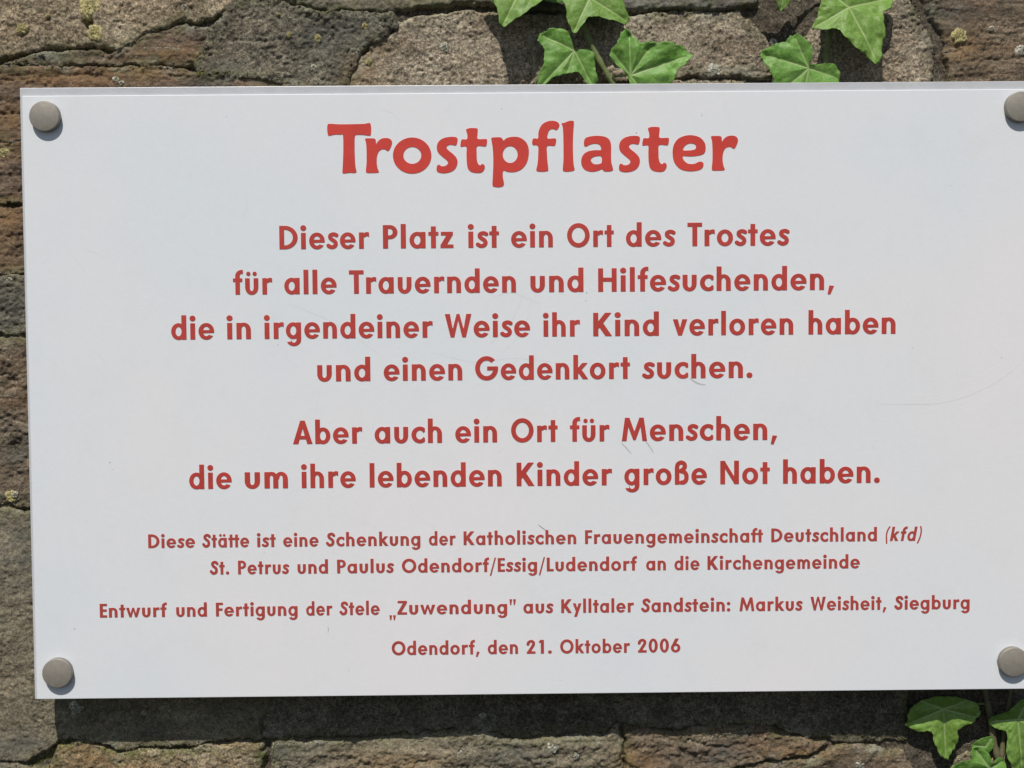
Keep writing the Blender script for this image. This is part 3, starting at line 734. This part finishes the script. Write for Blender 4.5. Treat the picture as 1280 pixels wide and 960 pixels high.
text_line([('Odendorf,', 489.2, 600), ('den', 609.2, 648), ('21.', 658, 690.3), ('Oktober', 699.7, 787.8), ('2006', 797, 850.9)],
          ((500, 818.2), (840, 815.4)), CS, 'small red text line with the date: Odendorf, den 21. Oktober 2006')

# title, brush-like characters
def E(cx, cy_, rx, ry, n=28, ph=0): return [(cx + rx * math.cos(2 * math.pi * i / n), cy_ + ry * math.sin(2 * math.pi * i / n)) for i in range(n)]
T_T = [[(45, 76), (60, 70), (120, 73), (200, 72), (262, 70), (290, 65), (300, 72), (303, 100), (300, 136), (287, 140), (260, 136), (225, 135), (208, 140), (205, 180), (206, 260), (210, 320), (216, 353), (205, 361), (175, 360), (145, 364), (133, 358), (135, 320), (138, 230), (136, 140), (120, 134), (85, 134), (60, 140), (48, 137), (43, 110)]]
T_r = [[(268, 159), (290, 156), (320, 157), (330, 165), (333, 188), (345, 172), (365, 158), (392, 154), (416, 160), (427, 178), (422, 202), (410, 226), (400, 231), (385, 222), (365, 222), (348, 235), (338, 262), (336, 300), (342, 335), (349, 354), (336, 360), (300, 361), (279, 360), (272, 350), (276, 300), (276, 230), (273, 185)]]
T_o = [E(546, 258, 114, 107), E(547, 257, 53, 50)]
T_s = [[(812, 153), (815, 170), (808, 195), (798, 198), (775, 194), (757, 199), (750, 211), (760, 226), (785, 246), (806, 268), (815, 292), (808, 325), (785, 350), (745, 362), (710, 360), (693, 350), (691, 330), (697, 315), (708, 313), (720, 321), (740, 320), (755, 310), (758, 297), (748, 283), (722, 262), (700, 240), (692, 215), (697, 185), (718, 162), (750, 150), (790, 147)]]
T_t = [[(866, 105), (885, 96), (910, 95), (930, 97), (935, 105), (933, 130), (935, 159), (980, 160), (990, 166), (986, 198), (975, 204), (932, 203), (928, 240), (930, 285), (938, 308), (949, 316), (960, 308), (972, 312), (977, 325), (971, 345), (955, 359), (925, 361), (895, 354), (877, 335), (870, 300), (868, 250), (867, 206), (840, 206), (832, 200), (836, 172), (843, 162), (870, 161), (873, 135)]]
T_p = [[(1016, 154), (1040, 150), (1068, 150), (1080, 157), (1088, 169), (1105, 155), (1140, 147), (1180, 150), (1215, 172), (1234, 205), (1237, 250), (1225, 300), (1195, 338), (1155, 355), (1115, 355), (1087, 348), (1083, 380), (1090, 420), (1085, 438), (1060, 446), (1031, 442), (1022, 432), (1024, 380), (1027, 300), (1024, 220), (1018, 180)], E(1127, 252, 44, 50)]
T_f = [[(186, 76), (180, 95), (168, 107), (150, 101), (132, 104), (120, 120), (116, 156), (158, 156), (167, 165), (161, 196), (150, 201), (114, 202), (112, 240), (115, 290), (120, 343), (108, 351), (80, 354), (56, 351), (49, 342), (56, 310), (60, 260), (59, 202), (32, 196), (24, 185), (28, 162), (38, 156), (59, 156), (62, 120), (75, 85), (100, 62), (135, 52), (170, 57)]]
T_l = [[(199, 67), (215, 64), (240, 54), (262, 52), (272, 61), (268, 120), (266, 200), (268, 280), (272, 320), (276, 341), (264, 349), (235, 353), (213, 351), (206, 340), (210, 280), (210, 200), (208, 120), (205, 85)]]
T_a = [[(331, 187), (336, 160), (355, 148), (400, 141), (450, 145), (480, 162), (492, 195), (492, 250), (494, 300), (504, 338), (494, 350), (465, 353), (448, 349), (438, 339), (415, 348), (380, 354), (340, 344), (318, 315), (316, 280), (330, 250), (360, 232), (400, 226), (431, 225), (431, 207), (420, 192), (395, 187), (365, 194), (346, 204), (334, 201)],
       [(372, 287), (382, 270), (405, 262), (434, 264), (436, 300), (415, 309), (388, 307)]]
T_e = [[(1035, 298), (1040, 310), (1034, 330), (1010, 345), (960, 351), (905, 339), (868, 300), (857, 250), (862, 200), (888, 160), (930, 141), (975, 138), (1020, 152), (1048, 185), (1052, 222), (1040, 248), (1005, 259), (960, 263), (918, 262), (925, 288), (950, 306), (985, 307), (1015, 294)],
       [(919, 226), (926, 205), (945, 190), (970, 186), (992, 195), (995, 211), (985, 223), (950, 228)]]
def tl(Ls, ox, dx=0, dy=0, sxx=1, x_=0):
    out = []
    for L in Ls:
        P = catmull(L, 5)
        out.append(np.array([(lambda q: (q.x, q.z))(at(ox + ((p[0] - x_) * sxx + x_ + dx) / 4.741, 140 + (p[1] + dy) / 4.741, FACE)) for p in P]))
    return out
loops = []
for L in (T_T, T_r, T_o, T_s, T_t, T_p): loops += tl(L, 400)
for L in (T_f, T_l, T_a, T_e): loops += tl(L, 660)
loops += tl(T_s, 660, -152, -6); loops += tl(T_t, 660, -155, -7, 1.0, 833); loops += tl(T_r, 660, 817, -14)
lettering(loops, 'large red brush style title word Trostpflaster')

# scratches and scuffs
def scratch(pts, w, mat=None, name='scratch'):
    P = catmull(pts, 6, False); V = []; F = []
    n = len(P)
    Q = [at(p[0], p[1], FACE) for p in P]
    for i, q in enumerate(Q):
        t = (Q[min(i + 1, n - 1)] - Q[max(i - 1, 0)]); t.normalize()
        s = w * MM * (.25 + .75 * math.sin(math.pi * (i + .5) / n)) * random.uniform(.7, 1.2) / 2
        nn = Vector((-t.z, 0, t.x)) * s
        for sg in (-1, 1): V.append((q.x + sg * nn.x, -.00006, q.z + sg * nn.z))
        V.append((q.x, -.00009, q.z))
    for i in range(n - 1):
        a_ = i * 3; b_ = a_ + 3
        F += [(a_, a_ + 2, b_ + 2, b_), (a_ + 2, a_ + 1, b_ + 1, b_ + 2)]
    V = np.array(V); c = V.mean(0); c[1] = 0
    me = mesh_np(name, V - c, np.array(F)); link(name, me, mat or m_scr, sign, (c[0], FACE, c[2]))
for pts, w in [([(306, 232), (309, 255), (304, 275)], .22), ([(362, 380), (420, 405), (480, 448)], .25), ([(545, 280), (548, 318), (546, 338)], .25), ([(616, 372), (640, 366), (676, 380)], .22),
               ([(655, 365), (640, 400), (612, 430)], .25), ([(665, 370), (655, 410), (628, 442)], .22), ([(1100, 505), (1180, 503), (1245, 478), (1290, 440)], .3),
               ([(540, 440), (590, 452), (640, 448), (690, 452)], .2), ([(478, 136), (492, 143), (500, 151)], .2),
               ([(108, 313), (125, 318), (135, 328)], .2), ([(940, 350), (960, 400), (955, 430)], .18),
               ([(270, 460), (280, 480), (276, 500)], .2), ([(505, 610), (518, 640), (545, 662)], .2), ]:
    scratch(pts, w)
for pts, w in [([(776, 553), (783, 560), (789, 567)], .9), ([(806, 550), (812, 558), (817, 566)], .8), ([(862, 473), (872, 479), (882, 481)], 1.1), ([(1246, 824), (1247, 831), (1250, 836)], .5)]:
    scratch(pts, w, m_scr2 if w < .6 else simple_mat('scuff_grey', (.52, .52, .51), .6), 'scuff')
for pts, w in [([(409.5, 783), (410.5, 786), (410, 791)], .3), ([(673, 656), (678, 660), (684, 664)], .6)]:
    scratch(pts, w, m_scr2, 'scuff')
for (x, y, r) in [(137, 578, .5), (141, 587, .3), (93, 786, .5), (627, 136, .4), (877, 144, .4), (795, 166, .5), (1252, 447, .35), (347, 431, .35), (436, 838, .3), (732, 376, .4), (733, 366, .5),
                  (283, 146, .3), (1188, 232, .3), (960, 660, .3), (330, 690, .3), (245, 760, .3), (700, 850, .3), (560, 400, .3), (1090, 560, .3), (430, 170, .25)]:
    scratch([(x, y - r), (x + r * .6, y), (x + r, y + r * 1.6)], r * 1.6, m_scr2, 'dirt_speck')

# standoff caps
m_cap = simple_mat('cap_metal', (.29, .265, .225), .5, .2, var=.10, scale=300, bump=.3, bscale=1800)
m_steel = simple_mat('standoff_steel', (.42, .42, .41), .35, 1.0, var=.06)
def cyl(name, r, y0, y1, bev, n=64):
    prof = [(0, y0), (r - bev, y0), (r - bev * .3, y0 + bev * .3), (r, y0 + bev), (r, y1), (0, y1)]
    V = []; F = []
    for (rr, yy) in prof:
        for j in range(n):
            a_ = 2 * math.pi * j / n; V.append((max(rr, 1e-5) * math.cos(a_), yy, max(rr, 1e-5) * math.sin(a_)))
    for i in range(len(prof) - 1):
        for j in range(n): F.append((i * n + j, i * n + (j + 1) % n, (i + 1) * n + (j + 1) % n, (i + 1) * n + j))
    me = mesh_np(name, V, np.array(F), False)
    return me
capm = cyl('cap', .0094, -.0042, 0, .0005); capm.materials.append(m_cap)
stm = cyl('standoff', .0070, 0, .026, .0004, 32); stm.materials.append(m_steel)
for (x, y) in [(55, 145), (71, 842), (1276.5, 133), (1268, 828)]:
    p = at(x, y, FACE - .0042)
    cpo = link('cap', capm, None, sign, (p.x, FACE, p.z))
    s_ = link('standoff', stm, None, sign, (p.x, .0076, p.z))

# ------------------------------------------------------------------ ivy
def leaf_mat(name, hue=0.0):
    m, nt, b, out = new_mat(name); g = NG(nt)
    tc = g.node('ShaderNodeTexCoord')
    n = g.noise(tc.outputs['Object'], 45, 4, .6)
    c = g.ramp(n, [(.3, (.17 + hue, .32, .045)), (.55, (.23 + hue, .41, .07)), (.75, (.29 + hue, .48, .11))])
    n2 = g.noise(tc.outputs['Object'], 500, 3, .6)
    c = g.mix(.25, c, g.ramp(n2, [(.3, g3(.35)), (.7, g3(.65))]), 'OVERLAY')
    a = g.node('ShaderNodeAttribute', attribute_name='vein')
    oi = g.node('ShaderNodeObjectInfo')
    c = g.mix(g.math('MULTIPLY', oi.outputs['Random'], .35), c, (.10, .22, .035))
    vo = g.node('ShaderNodeTexVoronoi', feature='DISTANCE_TO_EDGE'); vo.inputs['Scale'].default_value = 260
    wv = g.node('ShaderNodeVectorMath', operation='ADD'); nz = g.node('ShaderNodeTexNoise'); nz.inputs['Scale'].default_value = 300
    g.l(tc.outputs['Object'], nz.inputs['Vector']); sc = g.node('ShaderNodeVectorMath', operation='SCALE'); sc.inputs['Scale'].default_value = .003
    g.l(nz.outputs['Color'], sc.inputs[0]); g.l(tc.outputs['Object'], wv.inputs[0]); g.l(sc.outputs[0], wv.inputs[1]); g.l(wv.outputs[0], vo.inputs['Vector'])
    net = g.ramp(vo.outputs['Distance'], [(.0, g3(.32)), (.10, g3(0))])
    c = g.mix(net, c, (.46, .58, .24))
    blot = g.ramp(g.noise(tc.outputs['Object'], 150, 4, .6), [(.66, g3(0)), (.72, g3(.5))]); c = g.mix(blot, c, (.20, .17, .06))
    c = g.mix(g.math('MULTIPLY', a.outputs['Fac'], .85), c, (.50, .62, .28))
    g.l(c, b.inputs['Base Color']); b.inputs['Roughness'].default_value = .5
    b.inputs['Specular IOR Level'].default_value = .4
    tr = g.node('ShaderNodeBsdfTranslucent'); g.l(g.mix(1.0, c, (1.0, 1.0, .35), 'MULTIPLY'), tr.inputs[0])
    bp = g.node('ShaderNodeBump'); bp.inputs['Strength'].default_value = .5; bp.inputs['Distance'].default_value = .0004
    g.l(g.math('SUBTRACT', g.noise(tc.outputs['Object'], 260, 4, .6), g.math('MULTIPLY', a.outputs['Fac'], .6)), bp.inputs['Height']); g.l(bp.outputs[0], b.inputs['Normal'])
    mx = g.node('ShaderNodeMixShader'); mx.inputs[0].default_value = .28
    g.l(b.outputs[0], mx.inputs[1]); g.l(tr.outputs[0], mx.inputs[2]); g.l(mx.outputs[0], out.inputs[0])
    return m
LM = [leaf_mat('ivy_leaf_fresh', .0), leaf_mat('ivy_leaf_mid', -.04)]
m_stem = simple_mat('ivy_stem', (.16, .20, .07), .6, var=.3, scale=120, bump=.5, bscale=900)
m_stemb = simple_mat('ivy_stem_woody', (.13, .12, .06), .7, var=.3, scale=120, bump=.5, bscale=900)

def leaf(root, outline, c, veins, Y, tilt=(0, 0), curl=.10, mat=0, seed=1, label=None):
    """outline/veins in photo pixels on the leaf's own plane at depth Y; tilt = slope of the blade along x and z"""
    C = at(c[0], c[1], Y)
    O = np.array([(lambda q: (q.x - C.x, q.z - C.z))(at(x, y, Y)) for x, y in catmull(outline, 10)])
    aa_ = np.arange(len(O)); O = O * (1 + .018 * np.sin(aa_ * .55 + seed * 2) + .012 * np.sin(aa_ * 1.27 + seed))[:, None]
    Vn = [(lambda q: (q.x - C.x, q.z - C.z))(at(x, y, Y)) for x, y in veins]
    n = len(O); R_ = 26
    t = (np.arange(1, R_ + 1) / R_)
    XY = np.concatenate([[(0, 0)], (O[None] * t[:, None, None]).reshape(-1, 2)])
    x, z = XY[:, 0], XY[:, 1]
    d = np.full(len(x), 1e9); dm = d.copy()
    for v in Vn:
        v = np.array(v); L = np.hypot(*v)
        dd = seg_dist(x, z, (0, 0), tuple(v * .96)); 
        w = .00052 * (1.15 - .75 * np.clip((x * v[0] + z * v[1]) / L / L, 0, 1))
        d = np.minimum(d, dd / w); dm = np.minimum(dm, dd)
        for f in (.22, .40, .58, .74):            # side veins
            for sg in (-1, 1):
                a_ = math.atan2(v[1], v[0]) + sg * .75; l2 = L * .34 * (1.1 - f)
                p0 = v * f; p1 = p0 + l2 * 1.5 * np.array([math.cos(a_), math.sin(a_)])
                d = np.minimum(d, seg_dist(x, z, tuple(p0), tuple(p1)) / .00022 + .9)
    vein = np.exp(-(d) ** 2 * .8)
    size = float(np.abs(O).max())
    rr = np.hypot(x, z)
    h = -curl * rr ** 2 / size * 1.0 + .34 * size * .25 * (1 - np.exp(-dm / (size * .12)))    # lobes droop back, blade puffed between veins
    tt = np.concatenate([[0], np.repeat(t, n)])
    h = h + size * .10 * fbm(x / .008, z / .008, seed, 3) * (tt ** 1.5)
    h = h + tilt[0] * x + tilt[1] * z
    V = np.stack([x, -h, z], -1)
    F = [(0, 1 + j, 1 + (j + 1) % n) for j in range(n)]
    for i in range(R_ - 1):
        for j in range(n):
            a0 = 1 + i * n + j; a1 = 1 + i * n + (j + 1) % n
            F += [(a0, a0 + n, a1 + n), (a0, a1 + n, a1)]
    F = np.array(F)
    # back face a quarter of a millimetre behind, closed round the rim
    N = len(V); VB = V.copy(); VB[:, 1] += .00025
    rim = 1 + (R_ - 1) * n
    S_ = []
    for j in range(n):
        a0 = rim + j; a1 = rim + (j + 1) % n
        S_ += [(a0, N + a0, N + a1), (a0, N + a1, a1)]
    me = mesh_np('leaf', np.vstack([V, VB]), np.vstack([F, F[:, ::-1] + N, np.array(S_)]))
    at_ = me.attributes.new('vein', 'FLOAT', 'POINT'); at_.data.foreach_set('value', np.concatenate([vein, vein]).astype(np.float32))
    o = link('leaf', me, LM[mat], root, C)
    if label: o['label'] = label
    return C

def tube(root, name, P3, r0, r1, mat, n=12):
    P = catmull([tuple(p) for p in P3], 8, False); V = []; F = []; m_ = len(P)
    for i, p in enumerate(P):
        tg = Vector(P[min(i + 1, m_ - 1)] - P[max(i - 1, 0)]).normalized()
        u = tg.cross(Vector((0, 1, 0))).normalized(); w = tg.cross(u)
        r = r0 + (r1 - r0) * i / (m_ - 1); r *= 1 + .12 * math.sin(i * 1.3)
        for j in range(n):
            a_ = 2 * math.pi * j / n; q = Vector(p) + (u * math.cos(a_) + w * math.sin(a_)) * r; V.append(tuple(q))
    for i in range(m_ - 1):
        for j in range(n): F.append((i * n + j, i * n + (j + 1) % n, (i + 1) * n + (j + 1) % n, (i + 1) * n + j))
    V = np.array(V); c = V.mean(0)
    me = mesh_np(name, V - c, np.array(F)); link(name, me, mat, root, tuple(c))

def petiole(root, C, px, py, Y, bow=.002):
    b_ = at(px, py, Y); a_ = C + Vector((0, .0006, 0)); mid = (a_ + b_) / 2 + Vector((0, bow, .001))
    tube(root, 'leaf_stalk', [a_, mid, b_], .0007, .0009, m_stem, 8)

GRP = 'ivy shoots climbing on the stone wall round the sign'
iv1 = thing('ivy_shoot', 'green ivy shoot with broad lobed leaves hanging above the title word on the sign', 'ivy', at(745, -90, WALL_Y - .004), GRP)
tube(iv1, 'stem', [at(700, -150, .022), at(712, -60, .019), at(726, 20, .018), at(745, 68, .019), at(768, 108, .020), at(785, 150, .022)], .0022, .0019, m_stem)
C = leaf(iv1, [(628, 36), (621, 15), (614, -8), (598, -24), (622, -35), (640, -58), (660, -44), (692, -48), (694, -22), (683, -4), (664, 14), (645, 27)], (654, -20), [(629, 34), (600, -24), (640, -55), (690, -46), (672, 4)], .010, (.0, -.35), seed=3)
petiole(iv1, C, 712, -60, .019)
C = leaf(iv1, [(717, 44), (709, 28), (706, 8), (701, -12), (718, -30), (738, -48), (758, -32), (774, -18), (780, 4), (786, 20), (783, 30), (765, 27), (748, 23), (735, 24), (728, 33)], (737, -3), [(717, 42), (702, -12), (738, -45), (784, 27)], .011, (-.1, -.30), seed=4)
petiole(iv1, C, 722, 5, .018)
C = leaf(iv1, [(672, 48), (678, 41), (690, 36), (703, 37), (711, 42), (715, 54), (719, 62), (727, 62), (737, 63), (743, 68), (744, 84), (747, 99), (740, 112), (731, 100), (722, 91), (708, 93), (692, 97), (681, 106), (670, 114), (674, 94), (680, 76), (679, 60), (674, 54)], (718, 63), [(672, 112), (741, 108), (677, 44), (709, 92)], .012, (-.10, -.05), mat=1, seed=5)
petiole(iv1, C, 742, 62, .019)
C = leaf(iv1, [(783, 38), (791, 46), (800, 54), (815, 54), (838, 55), (854, 60), (864, 70), (857, 80), (846, 90), (838, 108), (826, 124), (808, 132), (795, 122), (788, 108), (785, 96), (775, 86), (764, 74), (762, 67), (769, 57), (773, 50), (776, 42)], (788, 94), [(861, 70), (786, 44), (766, 67), (815, 128), (814, 58)], .011, (.05, .18), mat=1, seed=6)
petiole(iv1, C, 760, 98, .020)
leaf(iv1, [(672, -6), (690, 3), (705, 1), (712, -12), (700, -30), (680, -25)], (695, -20), [(690, 2), (705, 0)], .014, (0, 0), mat=1, seed=12)

iv2 = thing('ivy_shoot', 'green ivy shoot with large pointed leaf hanging above the sign towards its right end', 'ivy', at(1045, -90, WALL_Y - .004), GRP)
tube(iv2, 'stem', [at(1052, -150, .022), at(1046, -50, .019), at(1040, 20, .019), at(1034, 60, .019), at(1030, 100, .020), at(1024, 150, .021)], .0022, .0019, m_stem)
C = leaf(iv2, [(978, 12), (974, 7), (970, -1), (962, -14), (946, -22), (966, -32), (984, -48), (998, -28), (1008, -14), (992, -4), (986, 5)], (981, -20), [(978, 10), (948, -22), (984, -45), (1005, -14)], .008, (.1, .2), seed=7)
petiole(iv2, C, 1046, -40, .019)
C = leaf(iv2, [(1014, 36), (1019, 26), (1023, 12), (1026, -2), (1027, -18), (1043, -24), (1057, -10), (1078, -30), (1103, -27), (1120, -5), (1112, 10), (1103, 18), (1104, 40), (1100, 62), (1094, 83), (1080, 73), (1062, 59), (1050, 46), (1044, 38), (1030, 39)], (1061, 9), [(1093, 80), (1017, 35), (1116, -4), (1030, -18)], .010, (-.05, -.28), seed=8)
petiole(iv2, C, 1041, 5, .019)
C = leaf(iv2, [(952, 66), (964, 57), (980, 52), (989, 45), (997, 44), (1006, 50), (1013, 58), (1014, 69), (1011, 80), (1020, 81), (1031, 80), (1042, 82), (1049, 93), (1047, 110), (1030, 126), (1006, 136), (985, 128), (968, 116), (967, 100), (962, 86), (956, 77)], (1011, 85), [(955, 67), (993, 47), (1047, 98), (1003, 130), (972, 118)], .010, (.08, .10), seed=9, mat=1)
petiole(iv2, C, 1031, 92, .020)

iv3 = thing('ivy_shoot', 'green ivy shoot half in shadow under the lower right corner of the sign', 'ivy', at(1255, 1010, WALL_Y - .002), GRP)
tube(iv3, 'stem', [at(1235, 780, .024), at(1228, 840, .024), at(1236, 890, .026), at(1244, 935, .026), at(1256, 980, .024), at(1268, 1060, .024)], .0019, .0023, m_stemb)
tube(iv3, 'stem', [at(1264, 820, .026), at(1262, 870, .026), at(1256, 910, .027), at(1250, 960, .026)], .0014, .0018, m_stemb)
C = leaf(iv3, [(1133, 908), (1135, 899), (1139, 884), (1160, 872), (1178, 869), (1200, 872), (1221, 880), (1224, 893), (1215, 903), (1201, 909), (1196, 914), (1198, 925), (1191, 941), (1184, 951), (1174, 942), (1167, 926), (1163, 914), (1150, 915)], (1179, 886), [(1184, 948), (1136, 906), (1221, 897), (1150, 876), (1210, 876)], .019, (0, .02), seed=10)
petiole(iv3, C, 1236, 880, .026)
C = leaf(iv3, [(1236, 903), (1243, 894), (1260, 886), (1278, 872), (1308, 876), (1330, 895), (1308, 916), (1303, 935), (1292, 962), (1281, 976), (1268, 964), (1258, 942), (1259, 922), (1256, 914), (1245, 911)], (1272, 899), [(1281, 972), (1239, 903), (1325, 896), (1285, 875)], .019, (0, .03), seed=11)
petiole(iv3, C, 1256, 905, .027)
C = leaf(iv3, [(1190, 964), (1200, 952), (1213, 948), (1212, 939), (1219, 932), (1230, 936), (1236, 944), (1239, 952), (1246, 947), (1254, 949), (1259, 966), (1246, 988), (1226, 1004), (1204, 990)], (1237, 960), [(1193, 964), (1218, 935), (1254, 952), (1226, 1000)], .016, (0, .1), mat=1, seed=13)
petiole(iv3, C, 1252, 975, .025)
C = leaf(iv3, [(1214, 932), (1226, 922), (1238, 920), (1242, 930), (1236, 942), (1224, 940)], (1232, 933), [(1216, 932), (1238, 922)], .022, (0, .2), mat=1, seed=14)
petiole(iv3, C, 1246, 940, .026)
